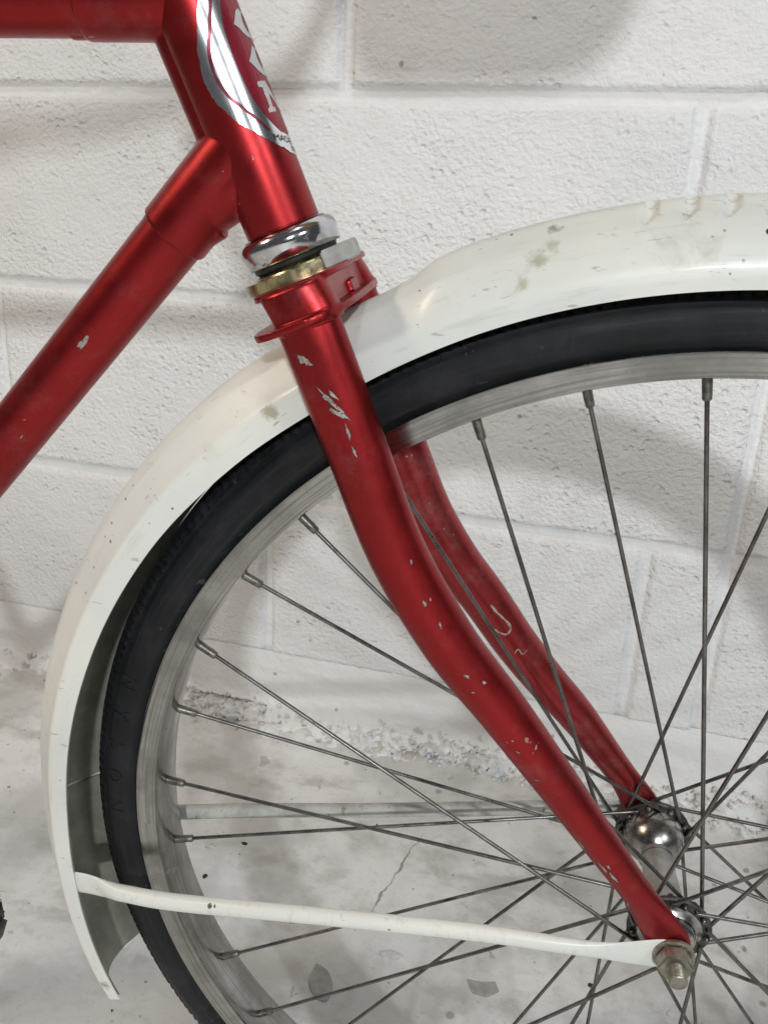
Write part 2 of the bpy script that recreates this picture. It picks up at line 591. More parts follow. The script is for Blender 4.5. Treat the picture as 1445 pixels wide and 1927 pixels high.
bpy.context.view_layer.update()
leaf = [(-0.021, 0.004), (-0.008, 0.011), (0.010, 0.009), (0.022, -0.002), (0.012, -0.010), (-0.006, -0.009)]
leaf = [q[:2] for q in catmull(leaf + leaf[:1], 4)][:-1]
flake(-0.252, 0.158, leaf, R(-50), 'concrete')
flake(-0.106, 0.197, [(-0.014, 0.008), (0.0, 0.006), (0.013, 0.008), (0.016, -0.002), (0.004, -0.010), (-0.009, -0.007), (-0.012, 0.0)], 0.2, 'concrete')
flake(0.123, 0.320, [(-0.012, 0.002), (0.010, 0.0035), (0.013, -0.002), (-0.009, -0.003)], R(-55), 'concrete')
flake(-0.196, 0.205, [(-0.012, 0.002), (0.0, 0.006), (0.012, 0.002), (0.006, -0.004), (-0.007, -0.003)], 0.1, 'crumb', 0.002)
for i in range(26):
    x = random.uniform(-0.75, 0.28)
    y = random.uniform(0.0, 0.47)
    k = random.randint(5, 8)
    s = random.uniform(0.0012, 0.0042)
    pts = [(s * random.uniform(0.5, 1.2) * math.cos(2 * PI * q / k), s * random.uniform(0.4, 0.9) * math.sin(2 * PI * q / k)) for q in range(k)]
    flake(x, y, pts, random.uniform(0, PI), random.choice(['concrete', 'rust', 'concrete', 'crumb']), random.uniform(0.0004, 0.0015))

# a crack running from the wall across the floor
bm = bmesh.new()
cl = []
for i in range(60):
    t = i / 59
    x = -0.206 - 0.034 * t + 0.006 * noise.noise(Vector((t * 9, 3.3, 0))) + 0.002 * noise.noise(Vector((t * 40, 1.3, 0)))
    y = 0.385 - 0.165 * t
    w = (0.0005 + 0.0022 * max(0, noise.noise(Vector((t * 7, 8.1, 0))) + 0.25)) * math.sin(PI * min(1, t * 1.02)) ** 0.4
    h = floor.ray_cast(Vector((x, y, 0.3)), Vector((0, 0, -1)))
    z = (h[1].z if h[0] else 0) + 0.0003
    cl.append((bm.verts.new((x - w, y, z)), bm.verts.new((x + w * random.uniform(0.3, 1.2), y, z))))
for a, b in zip(cl, cl[1:]):
    bm.faces.new((a[0], b[0], b[1], a[1]))
bm_obj('floor_crack', bm, 'concrete', floor, smooth=False)

# ------------------------------------------------------------------ setting: block wall
bm = bmesh.new()
nx, nz = 120, 60
for i in range(2):
    pass
gx = [-3.2 + 6.4 * i / nx for i in range(nx + 1)]
gz = [-0.05 + 2.9 * i / nz for i in range(nz + 1)]
vv = [[bm.verts.new((x, WALL_Y + 0.0064 + 0.0008 * noise.noise(Vector((x * 9, 0, z * 9))), z)) for x in gx] for z in gz]
for r0, r1 in zip(vv, vv[1:]):
    for j in range(nx):
        bm.faces.new((r0[j], r0[j + 1], r1[j + 1], r1[j]))
back = [[bm.verts.new((x, WALL_Y + 0.2, z)) for x in (-3.2, 3.2)] for z in (-0.05, 2.85)]
bm.faces.new((back[0][0], back[0][1], back[1][1], back[1][0]))
wall = bm_obj('block_wall', bm, 'mortar', angle=None, normals=False)
tag(wall, 'white painted concrete block wall standing behind the bicycle', 'wall')

JT = 0.0115


def block_mesh(w, h, seed):
    """one block with soft, uneven painted edges; local origin at its lower left corner on the wall face"""
    bm = bmesh.new()
    nx_, nz_ = max(8, int(w / 0.0045)), max(6, int(h / 0.0045))
    rows = []
    for k in range(nz_ + 1):
        row = []
        for i in range(nx_ + 1):
            x, z = w * i / nx_, h * k / nz_
            q = Vector((x * 55 + seed * 11, seed * 3.7, z * 55))
            e = min(x, w - x, z, h - z) - JT * 0.42 + 0.0016 * noise.noise(q) + 0.0012 * noise.noise(q * 2.7)
            s = min(1.0, max(0.0, e / 0.0042))
            s = s * s * (3 - 2 * s)
            y = 0.0085 * (1 - s)
            q2 = Vector((x * 9 + seed * 5, 2.0, z * 9))
            y += 0.0016 * noise.fractal(q2, 1.0, 2.0, 4) * s
            row.append(bm.verts.new((x, y, z)))
        rows.append(row)
    for r0, r1 in zip(rows, rows[1:]):
        for i in range(nx_):
            bm.faces.new((r0[i], r0[i + 1], r1[i + 1], r1[i]))
    me = bpy.data.meshes.new('block')
    bm.to_mesh(me)
    bm.free()
    me.materials.append(M['block'])
    me.polygons.foreach_set('use_smooth', [True] * len(me.polygons))
    return me


BL = 0.4735
joints = [0.096, 0.331, 0.572, 0.799, 1.034, 1.269, 1.504]
starts = [-0.474, 0.089, -0.0144, -0.385, -0.150, -0.385]
cache = {}
bi = 0
for r in range(len(joints) - 1):
    z0, z1 = joints[r], joints[r + 1]
    cells = []
    if r == 0:
        cells = [(-0.474 - BL * k, BL) for k in range(3, 0, -1)] + [(-0.474, BL), (-0.0005, 0.0888)]
        x = 0.0883
        while x < 1.3:
            cells.append((x, BL))
            x += BL
    else:
        x = starts[r]
        while x > -1.9:
            x -= BL
        while x < 1.3:
            cells.append((x, BL))
            x += BL
    for x, w in cells:
        key = (round(w, 3), round(z1 - z0, 3), bi % 3)
        if key not in cache:
            cache[key] = block_mesh(w, z1 - z0, len(cache) + 1)
        o = bpy.data.objects.new('block', cache[key])
        o.location = (x, WALL_Y + random.uniform(-0.0006, 0.0006), z0)
        o.parent = wall
        col.objects.link(o)
        bi += 1

# smooth rendered skirting and the lumpy fillet where the wall meets the floor
def zone(x):
    return max(0.9 * math.exp(-((x + 0.20) / 0.13) ** 2), 0.9 * math.exp(-((x + 0.53) / 0.10) ** 2), 0.8 * math.exp(-((x - 0.14) / 0.09) ** 2))


bm = bmesh.new()
rows = []
N = 1100
for i in range(N + 1):
    x = -1.6 + 2.7 * i / N
    row = []
    for k in range(49):
        t = k / 48
        z = 0.1055 * (1 - t) ** 1.35 - 0.004 * t + 0.003 * (1 - t) * noise.noise(Vector((x * 18, 0, 4.0)))
        lump = noise.fractal(Vector((x * 30, t * 6, 3.1)), 0.7, 2.1, 6)
        band = math.exp(-((t - 0.80) / 0.16) ** 2)
        y = WALL_Y + 0.0015 - 0.0045 * min(1, t * 6) - 0.045 * max(0, t - 0.45) ** 2 / 0.3
        amp = 0.25 + 0.95 * zone(x) + 0.2 * max(0.0, noise.noise(Vector((x * 4.3, 7.7, 0))))
        y -= band * amp * (0.006 + 0.030 * abs(lump))
        z += band * amp * 0.020 * lump
        chunk = noise.voronoi(Vector((x * 95, t * 9.5, 2.0)))[0][0]
        y -= 0.011 * band * amp * (0.45 - chunk)
        y -= 0.004 * band * amp * noise.noise(Vector((x * 230, t * 30, 5.0)))
        y += 0.0015 * noise.fractal(Vector((x * 14, t * 3, 9.0)), 1.0, 2.0, 3)
        # an open crack along the foot of the wall on the left
        if -0.62 < x < -0.47 and abs(t - 0.66 - 0.02 * noise.noise(Vector((x * 60, 0, 0)))) < 0.03:
            y += 0.014
        row.append(bm.verts.new((x, y, z)))
    rows.append(row)
for r0, r1 in zip(rows, rows[1:]):
    for k in range(48):
        bm.faces.new((r0[k], r1[k], r1[k + 1], r0[k + 1]))
skirt = bm_obj('mortar_fillet', bm, 'mortar', wall, angle=None, normals=False)

# loose crumbs of old render lying along the foot of the wall
bm = bmesh.new()
for i in range(1100):
    x = random.uniform(-1.2, 0.45)
    dens = max(0.9 * math.exp(-((x + 0.20) / 0.13) ** 2), 0.8 * math.exp(-((x + 0.53) / 0.08) ** 2), 0.8 * math.exp(-((x - 0.14) / 0.09) ** 2), 0.2 + 0.5 * noise.noise(Vector((x * 5.1, 2.2, 0))))
    if dens < random.random() * 0.7:
        continue
    y = WALL_Y - 0.026 + random.gauss(0, 0.013)
    s = random.uniform(0.0008, 0.0034) * (1.5 if random.random() < 0.12 else 1)
    hit = floor.ray_cast(Vector((x, y, 0.3)), Vector((0, 0, -1)))
    z = hit[1].z if hit[0] else 0.0
    z += max(0.0, (y - WALL_Y + 0.034)) * 0.9
    rr = Matrix.Rotation(random.uniform(0, PI), 4, Vector((random.random(), random.random(), 1)))
    res = bmesh.ops.create_icosphere(bm, subdivisions=1, radius=s, matrix=Matrix.Translation((x, y, z + s * 0.4)) @ rr)
    for v in res['verts']:
        v.co += Vector((random.uniform(-1, 1), random.uniform(-1, 1), random.uniform(-1, 1))) * s * 0.35
crumbs = bm_obj('mortar_crumbs', bm, 'crumb', smooth=False)
tag(crumbs, 'loose whitewashed crumbs of mortar along the foot of the wall', 'rubble', kind='stuff')

# ------------------------------------------------------------------ bicycle
bike = empty('bicycle')
bx_ = Vector((0.99328996, 0.11565056, 0.0))
by_ = Vector((-0.11534504, 0.99066595, 0.0726395))
bz_ = Vector((0.0084008, -0.07215208, 0.99735826))
mw = Matrix((bx_, by_, bz_)).transposed().to_4x4()
mw.translation = Vector((0, 0, WHEEL_Z))
bike.matrix_world = mw
tag(bike, 'red bicycle with white front mudguard parked in front of the block wall', 'bicycle')

Y = Vector((0, 1, 0))
HC = Vector((-0.2139, 0, 0.3377))            # lower end of the head tube
HU = Vector((-0.399, 0, 0.917)).normalized() # steering axis, upwards
HN = Vector((HU.z, 0, -HU.x))                # forwards, square to it
HR = 0.0166


def hs(s, n=0.0, y=0.0):
    return HC + HU * s + HN * n + Y * y


# ---- head tube with its badge
bm = bmesh.new()
lathe(bm, [(0, HR - 0.0006), (0.0006, HR), (0.125, HR), (0.1256, HR - 0.0006)], HC, HU, ref=HN, segs=96)
head = bm_obj('head_tube', bm, 'red', bike)


def wrap(name, poly, r, mat, parent, step=4.0):
    """flat print (theta in degrees, s in metres) laid round the head tube"""
    bm = bmesh.new()
    bm.faces.new([bm.verts.new((a, s * 1000, 0)) for a, s in poly])
    lo, hi = min(a for a, _ in poly), max(a for a, _ in poly)
    k = math.floor(lo / step) * step
    while k < hi:
        geom = bm.verts[:] + bm.edges[:] + bm.faces[:]
        bmesh.ops.bisect_plane(bm, geom=geom, plane_co=(k, 0, 0), plane_no=(1, 0, 0))
        k += step
    bmesh.ops.triangulate(bm, faces=bm.faces)
    for v in bm.verts:
        th, s = R(v.co.x), v.co.y / 1000
        v.co = HC + HU * s + HN * (r * math.sin(th)) - Y * (r * math.cos(th))
    bmesh.ops.recalc_face_normals(bm, faces=bm.faces)
    for f in bm.faces:
        c = f.calc_center_median()
        d = c - HC
        d -= HU * d.dot(HU)
        if f.normal.dot(d) < 0:
            f.normal_flip()
    return bm_obj(name, bm, mat, parent, angle=None, normals=False)


def dense(pts, n=5):
    return catmull(pts, n)


def mirror(pts):
    return [(180 - a, s) for a, s in reversed(pts)]


def ragged(pts, ja, js, seed):
    rnd = random.Random(seed)
    return [(a + rnd.uniform(-ja, ja), s + rnd.uniform(-js, js)) for a, s in pts]


outer = [(78, 0.1195), (55, 0.113), (38, 0.101), (23.6, 0.088), (6.9, 0.0782), (-2.9, 0.0714), (-9.0, 0.0643), (-9.9, 0.0592),
         (-6.3, 0.0537), (4.3, 0.0473), (15.9, 0.0419), (29, 0.0378), (45.5, 0.0327), (60, 0.0295), (74, 0.0268)]
o1 = ragged(dense(outer, 7), 1.0, 0.00035, 3)
o2 = ragged(dense(outer, 7), 1.0, 0.00035, 5)
wrap('badge_foil', o1 + [(90, 0.0252)] + mirror(o2), HR + 0.00022, 'foil', head)
li = [(60, 0.104), (48, 0.095), (37.2, 0.0869), (22.9, 0.0784), (11.5, 0.0718), (6.7, 0.0663), (5.9, 0.0594), (12.6, 0.0525), (24.1, 0.0472), (36.2, 0.0419), (49, 0.0362)]
lo = [(64, 0.1035), (53, 0.095), (42.5, 0.0869), (27.5, 0.0779), (16.5, 0.0713), (11.3, 0.0660), (10.0, 0.061), (15.5, 0.0540), (26.3, 0.0485), (38.2, 0.0434), (51.7, 0.0369)]
wrap('badge_line', dense(li) + dense(lo)[::-1], HR + 0.00034, 'line', head)
wrap('badge_line', mirror(dense(lo)[::-1]) + mirror(dense(li)), HR + 0.00034, 'line', head)
ov = [(76, 0.1025), (64, 0.096), (54.1, 0.086), (44.6, 0.0777), (41.7, 0.071), (40.3, 0.0641), (41.2, 0.058), (43.5, 0.0517), (50.1, 0.0451), (59.3, 0.0393), (72, 0.0350)]
ovd = dense(ov)
wrap('badge_oval', ovd + [(90, 0.0335)] + mirror(ovd) + [(90, 0.1045)], HR + 0.00034, 'badge_red', head)
g1 = [(83.3, 0.0827), (74.2, 0.0816), (67.5, 0.0793), (60.5, 0.0768), (67.7, 0.0752), (72.5, 0.0735), (79.2, 0.072), (90, 0.0714), (96, 0.0716),
      (96, 0.0733), (88, 0.0738), (83, 0.0757), (82.0, 0.0778), (86, 0.0803), (90, 0.0815)]
g2 = [(84, 0.0688), (78.6, 0.0677), (71.0, 0.0653), (61.9, 0.0628), (68.5, 0.0608), (73.9, 0.0589), (82.2, 0.0573), (92, 0.0569), (96, 0.0572),
      (96, 0.0588), (90, 0.0597), (85.3, 0.0616), (83.9, 0.0637), (86.4, 0.0662), (90, 0.0675)]
gN = [(60.5, 0.0544), (63.5, 0.0550), (80.0, 0.0550), (83.4, 0.0527), (92, 0.0478), (101, 0.0440), (99, 0.0428), (92.4, 0.0446), (82.0, 0.0487),
      (77.0, 0.0500), (74.4, 0.0447), (80.2, 0.0444), (78.5, 0.0429), (61.5, 0.0428), (62.5, 0.0443), (67.0, 0.0448), (68.0, 0.0527), (60.5, 0.0528)]
nR = [(99, 0.0428), (102, 0.0440), (103, 0.0530), (97, 0.0533), (97, 0.0550), (113, 0.0550), (113, 0.0533), (107, 0.0530), (106, 0.0428)]
for g in (g1, g2, gN, nR):
    wrap('badge_letter', g, HR + 0.00046, 'letter', head)
for g in (g1, g2):
    wrap('badge_letter', mirror([(min(a, 89.5), s) for a, s in g]), HR + 0.00046, 'letter', head)


def tiny_text(txt, th0, s0, size, slope):
    cu = bpy.data.curves.new('txt', 'FONT')
    cu.body = txt
    cu.size = 1.0
    cu.resolution_u = 2
    to = bpy.data.objects.new('txt', cu)
    col.objects.link(to)
    dg = bpy.context.evaluated_depsgraph_get()
    me = bpy.data.meshes.new_from_object(to.evaluated_get(dg))
    bpy.data.objects.remove(to)
    for v in me.vertices:
        th = th0 + math.degrees(v.co.x * size * 1.15 / HR)
        s = s0 + v.co.y * size - slope * v.co.x * size
        r = HR + 0.00048
        a = R(th)
        v.co = HC + HU * s + HN * (r * math.sin(a)) - Y * (r * math.cos(a))
    me.materials.clear()
    link('badge_print', me, 'ink', head, smooth=False)


tiny_text('MADE', 53.0, 0.0325, 0.0036, 0.33)
tiny_text('IN', 84.0, 0.0268, 0.0034, 0.2)

# ---- cast head lugs, web and tubes
DT0 = HC + HU * 0.0210
DTU = Vector((-0.672, 0, -0.741)).normalized()
DTA = Vector((-0.2600, 0, 0.3330))
TT0 = Vector((-0.2500, 0, 0.4238))
TTU = Vector((-1, 0, -0.012)).normalized()


def cyl(bm, a, b, r, segs=48):
    d = b - a
    lathe(bm, [(0, r), (d.length, r)], a, d, segs=segs)


bm = bmesh.new()
cyl(bm, HC + HU * 0.001, HC + HU * 0.124, HR - 0.00045)
# web along the back of the head tube, joining both sockets
wp, wr = [], []
for k in range(11):
    s = 0.012 + 0.105 * k / 10
    wp.append(hs(s, -0.0082))
    wr.append((0.0128, 0.0105))
sweep(bm, wp, wr, segs=32)
DA = Vector((-0.2600, 0, 0.33735))
cyl(bm, DA - DTU * 0.050, DA + DTU * 0.0062, 0.0159)
cyl(bm, HC + HU * 0.0265, Vector((-0.2545, 0, 0.3435)), 0.0146)
cyl(bm, TT0, TT0 + TTU * 0.046, 0.0159)
# pointed tongues of the lugs
tong = [(0.0, -0.0165), (0.010, -0.0165), (0.016, -0.0145), (0.018, -0.012), (0.016, -0.008), (0.0, -0.006)]
for y in (0.0,):
    bmt = []
    Mx = Matrix((HN, Y, HU)).transposed().to_4x4()
cyl(bm, Vector((-0.262, 0, 0.338)) + Vector((0.741, 0, -0.672)) * 0.0085, Vector((-0.246, 0, 0.3415)) + Vector((0.741, 0, -0.672)) * 0.0030 , 0.0080)
cyl(bm, TT0 + Vector((-0.030, 0, -0.0078)), TT0 + Vector((-0.054, 0, -0.0085)), 0.0075)
lug = fuse('head_lug', bm, 'red', bike, 0.0007, 8)

bm = bmesh.new()
cyl(bm, Vector((-0.2600, 0, 0.33735)), Vector((-0.2600, 0, 0.33735)) + DTU * 0.47, 0.01435, 64)
down_tube = bm_obj('down_tube', bm, 'red', bike)
bm = bmesh.new()
cyl(bm, TT0, TT0 + TTU * 0.50, 0.0146, 64)
top_tube = bm_obj('top_tube', bm, 'red', bike)
bb = Vector((-0.2600, 0, 0.33735)) + DTU * 0.47
bm = bmesh.new()
cyl(bm, bb, TT0 + TTU * 0.50 + Vector((-0.02, 0, 0.05)), 0.0143, 48)
bm_obj('seat_tube', bm, 'red', bike)
bm = bmesh.new()
lathe(bm, [(-0.035, 0.017), (-0.034, 0.020), (0.034, 0.020), (0.035, 0.017)], bb, Y, segs=48)
bm_obj('bottom_bracket', bm, 'red', bike)

# ---- headset
bm = bmesh.new()
prof = [(0.0005, 0.0168), (-0.0004, 0.0190)]
for k in range(11):
    a = PI / 2 - (PI * 0.62) * k / 10
    prof.append((-0.0055 + 0.0051 * math.sin(a), 0.0175 + 0.0050 * math.cos(a)))
prof += [(-0.0118, 0.0219), (-0.0122, 0.0214), (-0.0118, 0.0190)]
lathe(bm, prof, HC, HU, segs=96)
cup = bm_obj('headset_cup', bm, 'chrome', bike, angle=50)
bm = bmesh.new()
lathe(bm, [(-0.009, 0.0190), (-0.0118, 0.0196), (-0.0142, 0.0190), (-0.0152, 0.0176), (-0.0178, 0.0172)], HC, HU, segs=72)
bm_obj('headset_bearing', bm, 'grime', bike)
bm = bmesh.new()
lathe(bm, [(-0.0150, 0.0168), (-0.0152, 0.0188), (-0.0162, 0.0205), (-0.0180, 0.0211), (-0.0195, 0.0212)], HC, HU, segs=72)
race = bm_obj('crown_race', bm, 'brass', bike, angle=50)
# octagonal lip of the race, brass in front, grey at the wheel side
Mx = Matrix((HN, Y, HU)).transposed().to_4x4()
Mx.translation = HC
bm = bmesh.new()
octo = []
for k in range(72):
    a = 2 * PI * k / 72
    rr = 0.0258
    octo.append((rr * math.cos(a), rr * math.sin(a)))
prism(bm, octo, -0.0216, -0.0168, Mx)
bmesh.ops.bevel(bm, geom=[e for e in bm.edges if abs(e.calc_face_angle(0)) > 1.0], offset=0.0011, segments=3, affect='EDGES')
lip = bm_obj('race_lip', bm, 'brass', race)
bm = bmesh.new()
blockp = [(0.0165, -0.0215), (0.0228, -0.0170), (0.0272, -0.0065), (0.0272, 0.0065), (0.0228, 0.0170), (0.0165, 0.0215)]
prism(bm, blockp, -0.0219, -0.0142, Mx)
bmesh.ops.bevel(bm, geom=bm.edges[:], offset=0.0007, segments=2, affect='EDGES')
bm_obj('lamp_bracket_plate', bm, 'zinc', bike)

# ---- fork: crown, two curved blades
crown = None
bm = bmesh.new()


def sock(sg):
    """shoulder of the crown, lofted square to the steering axis: (s, centre y, half n, half y)"""
    lev = [(-0.0400, 0.0388, 0.0141, 0.0100), (-0.0350, 0.0385, 0.0141, 0.0102), (-0.0300, 0.0378, 0.0141, 0.0104), (-0.0235, 0.0365, 0.0141, 0.0106), (-0.0222, 0.0360, 0.0136, 0.0100)]
    rings = []
    for s_, cy, a, b in lev:
        ring = []
        for k in range(40):
            th = 2 * PI * k / 40
            c, q = math.cos(th), math.sin(th)
            c, q = (math.copysign(abs(v) ** 0.75, v) for v in (c, q))
            ring.append(bm.verts.new(hs(s_, a * c + 0.0070 - 0.0022 * sstep(-0.036, -0.022, s_), sg * cy + b * q)))
        rings.append(ring)
    for r0, r1 in zip(rings, rings[1:]):
        for k in range(40):
            bm.faces.new((r0[k], r0[(k + 1) % 40], r1[(k + 1) % 40], r1[k]))
    bm.faces.new(rings[0])
    bm.faces.new(rings[-1][::-1])


sock(-1)
sock(1)
tp = []
for k in range(56):
    a = 2 * PI * k / 56
    c, q = math.cos(a), math.sin(a)
    tp.append((0.0042 + 0.0205 * math.copysign(abs(c) ** 0.6, c), 0.0430 * math.copysign(abs(q) ** 0.5, q)))
prism(bm, tp, -0.0240, -0.0214, Mx)
bmesh.ops.create_cube(bm, size=1, matrix=Mx @ Matrix.Translation((0.0050, 0, -0.031)) @ Matrix.Diagonal((0.0250, 0.078, 0.0190, 1)))
bmesh.ops.create_cube(bm, size=1, matrix=Mx @ Matrix.Translation((0.0160, 0.006, -0.0330)) @ Matrix.Diagonal((0.0070, 0.0130, 0.0060, 1)))
cyl(bm, HC + HU * -0.0405, HC + HU * -0.0208, 0.0150)
# flange plate under the crown
fl = []
for k in range(64):
    a = 2 * PI * k / 64
    c, s = math.cos(a), math.sin(a)
    fl.append((0.0022 + 0.0228 * math.copysign(abs(c) ** 0.55, c), 0.0525 * math.copysign(abs(s) ** 0.62, s)))
prism(bm, fl, -0.0382, -0.0352, Mx)
crown = fuse('fork', bm, 'red', bike, 0.0006, 2)

near_c = [(-0.1935, 0.3062), (-0.1880, 0.2932), (-0.1714, 0.2532), (-0.1524, 0.2080), (-0.1268, 0.1662), (-0.0992, 0.1325), (-0.0728, 0.0991), (-0.0440, 0.0618),
          (-0.0237, 0.0354), (-0.0115, 0.0180), (-0.0022, 0.0035), (0.0035, -0.0060)]
near_y = [-0.0390, -0.0395, -0.0405, -0.0415, -0.0420, -0.0425, -0.0430, -0.0435, -0.0438, -0.0436, -0.0432, -0.0430]
near_r = [(0.0135, 0.0098), (0.0135, 0.0100), (0.0134, 0.0106), (0.0133, 0.0116), (0.0131, 0.0120), (0.0121, 0.0114), (0.0107, 0.0103), (0.0090, 0.0088),
          (0.0080, 0.0068), (0.0098, 0.0044), (0.0106, 0.0025), (0.0070, 0.0022)]
far_c = [(-0.1930, 0.3064), (-0.1880, 0.2935), (-0.1740, 0.2540), (-0.1600, 0.2200), (-0.1480, 0.1930), (-0.1315, 0.1665), (-0.1135, 0.1440), (-0.0930, 0.1165),
         (-0.0730, 0.0930), (-0.0535, 0.0720), (-0.0250, 0.0370), (-0.0110, 0.0180), (-0.0020, 0.0035), (0.0035, -0.0060)]
far_y = [0.0390, 0.0395, 0.0405, 0.0412, 0.0418, 0.0424, 0.0430, 0.0436, 0.0442, 0.0448, 0.0455, 0.0456, 0.0456, 0.0456]
far_r = [(0.0138, 0.0098), (0.0138, 0.0100), (0.0138, 0.0106), (0.0137, 0.0112), (0.0136, 0.0118), (0.0134, 0.0120), (0.0130, 0.0118), (0.0124, 0.0114),
         (0.0117, 0.0108), (0.0108, 0.0098), (0.0088, 0.0070), (0.0104, 0.0044), (0.0110, 0.0025), (0.0070, 0.0022)]


def blade(c, y, r, mat):
    rows = [(a, yy, b, ra, rb) for (a, b), yy, (ra, rb) in zip(c, y, r)]
    rows = catmull(rows, 8)
    bm = bmesh.new()
    sweep(bm, [Vector(q[:3]) for q in rows], [(q[3], q[4]) for q in rows], segs=48, power=2.05)
    return bm_obj('fork_blade', bm, mat, crown, angle=60)


blade_n = blade(near_c, near_y, near_r, 'red')
blade_f = blade(far_c, far_y, far_r, 'red_dusty')


def side_chip(target, pts, mat='bare', off=0.00012, name='paint_chip', y0=-0.3):
    """a bare patch: outline in the bicycle's side view (x, z), laid onto the surface it belongs to"""
    me = target.data
    tree = BVHTree.FromPolygons([v.co for v in me.vertices], [p.vertices for p in me.polygons])
    bm = bmesh.new()
    f = bm.faces.new([bm.verts.new((x, 0, z)) for x, z in pts])
    bmesh.ops.triangulate(bm, faces=[f])
    bmesh.ops.subdivide_edges(bm, edges=bm.edges[:], cuts=2, use_grid_fill=True)
    for v in bm.verts:
        h = tree.ray_cast(Vector((v.co.x, y0, v.co.z)), Vector((0, 1, 0)))
        if h[0] is None:
            bm.free()
            return None
        nrm = h[1] if h[1].y < 0 else -h[1]
        v.co = h[0] + nrm * off
    bmesh.ops.recalc_face_normals(bm, faces=bm.faces)
    for f in bm.faces:
        if f.normal.y > 0:
            f.normal_flip()
    return bm_obj(name, bm, mat, target if target.parent is bike else target, angle=None, normals=False)


def blob(cx, cz, a, b, rot, k=11, jit=0.35, seed=0):
    rnd = random.Random(seed)
    out = []
    for i in range(k):
        t = 2 * PI * i / k
        q = 1 + jit * 2.2 * noise.noise(Vector((2.2 * math.cos(t) + seed * 7.3, 2.2 * math.sin(t), seed * 1.7))) + rnd.uniform(-0.10, 0.10)
        x, z = a * q * math.cos(t), b * q * math.sin(t)
        out.append((cx + x * math.cos(rot) - z * math.sin(rot), cz + x * math.sin(rot) + z * math.cos(rot)))
    return out


chips = [(-0.1922, 0.2922, 0.0034, 0.0020, R(-25)), (-0.1822, 0.2772, 0.0030, 0.0010, R(-40)), (-0.1795, 0.2752, 0.0070, 0.0012, R(-42)),
         (-0.1775, 0.2715, 0.0040, 0.0014, R(-25)), (-0.1800, 0.2792, 0.0026, 0.0008, R(-42)), (-0.1735, 0.2640, 0.0032, 0.0007, R(-70)),
         (-0.1705, 0.2560, 0.0022, 0.0006, R(-65)), (-0.1375, 0.1900, 0.0016, 0.0008, R(-60)), (-0.1445, 0.2085, 0.0012, 0.0006, R(-80)),
         (-0.1165, 0.1560, 0.0016, 0.0009, R(-30)), (-0.1085, 0.1530, 0.0010, 0.0008, R(-20)), (-0.1130, 0.1480, 0.0008, 0.0006, 0.3), (-0.1300, 0.1800, 0.0018, 0.0004, R(-70)), (-0.0800, 0.1030, 0.0016, 0.0003, R(10)), (-0.0900, 0.1180, 0.0012, 0.0003, R(-15)),
         (-0.0545, 0.0660, 0.0050, 0.0007, R(-55)), (-0.0430, 0.0545, 0.0032, 0.0009, R(-50)), (-0.0370, 0.0495, 0.0030, 0.0011, R(-50)), (-0.0405, 0.0560, 0.0020, 0.0007, R(-50))]
for i, (cx, cz, a, b, rt) in enumerate(chips):
    side_chip(blade_n, blob(cx, cz, a * 1.02 + 0.0002, b * 0.80 + 0.0002, rt, 30, 0.42, i), 'primer', 0.00006, 'chip_edge')
    side_chip(blade_n, blob(cx, cz, a * 0.90, b * 0.66, rt, 30, 0.42, i), 'bare', 0.00013)
side_chip(down_tube, [(-0.2788, 0.3160), (-0.2776, 0.3165), (-0.2766, 0.3110), (-0.2735, 0.3080), (-0.2690, 0.3058), (-0.2670, 0.3030), (-0.2700, 0.3034), (-0.2748, 0.3064), (-0.2780, 0.3100)], 'bare')
side_chip(down_tube, blob(-0.3055, 0.2845, 0.0038, 0.0013, R(48), 10, 0.3, 40), 'bare')
side_chip(down_tube, blob(-0.2755, 0.3395, 0.0015, 0.0010, R(48), 9, 0.3, 41), 'bare')

def stroke(pts, w):
    a, b = [], []
    for i, (x, z) in enumerate(pts):
        x0, z0 = pts[max(i - 1, 0)]
        x1, z1 = pts[min(i + 1, len(pts) - 1)]
        d = math.hypot(x1 - x0, z1 - z0)
        ww = w * (0.55 + 0.45 * math.sin(PI * i / (len(pts) - 1))) * random.uniform(0.7, 1.2)
        a.append((x - (z1 - z0) / d * ww, z + (x1 - x0) / d * ww))
        b.append((x + (z1 - z0) / d * ww, z - (x1 - x0) / d * ww))
    return a + b[::-1]


# the curled scratch rubbed into the far blade
for line, w in (([(-0.1091, 0.1458), (-0.1053, 0.1413), (-0.1006, 0.1369), (-0.0973, 0.1326), (-0.0986, 0.1287), (-0.1027, 0.1292), (-0.1058, 0.1311)], 0.00065),
                ([(-0.0934, 0.1168), (-0.0917, 0.1198), (-0.0893, 0.1167), (-0.0867, 0.1191)], 0.0003)):
    sm_line = catmull(line, 4)
    for k in range(0, len(sm_line) - 4, 4):
        side_chip(blade_f, stroke(sm_line[k:k + 5], w), 'bare', 0.00012, 'scratch')
# ---- front wheel
wheel = empty('front_wheel', bike)
# rim: hollow channel section (r, y)
RW = 0.0162
rim_prof = [(0.3020, -RW), (0.3022, -RW + 0.0010), (0.3005, -RW + 0.0019), (0.2990, -RW + 0.0022), (0.2960, -0.0115), (0.2945, -0.0060), (0.2942, 0.0),
            (0.2945, 0.0060), (0.2960, 0.0115), (0.2990, RW - 0.0022), (0.3005, RW - 0.0019), (0.3022, RW - 0.0010), (0.3020, RW),
            (0.3005, RW + 0.0002), (0.2990, RW - 0.0003), (0.2925, RW - 0.0003), (0.2910, RW - 0.0008), (0.2903, RW - 0.0022),
            (0.2896, 0.0080), (0.2888, 0.0045), (0.2886, 0.0), (0.2888, -0.0045), (0.2896, -0.0080), (0.2903, -RW + 0.0022), (0.2910, -RW + 0.0008), (0.2925, -RW + 0.0003),
            (0.2990, -RW + 0.0003), (0.3005, -RW - 0.0002)]


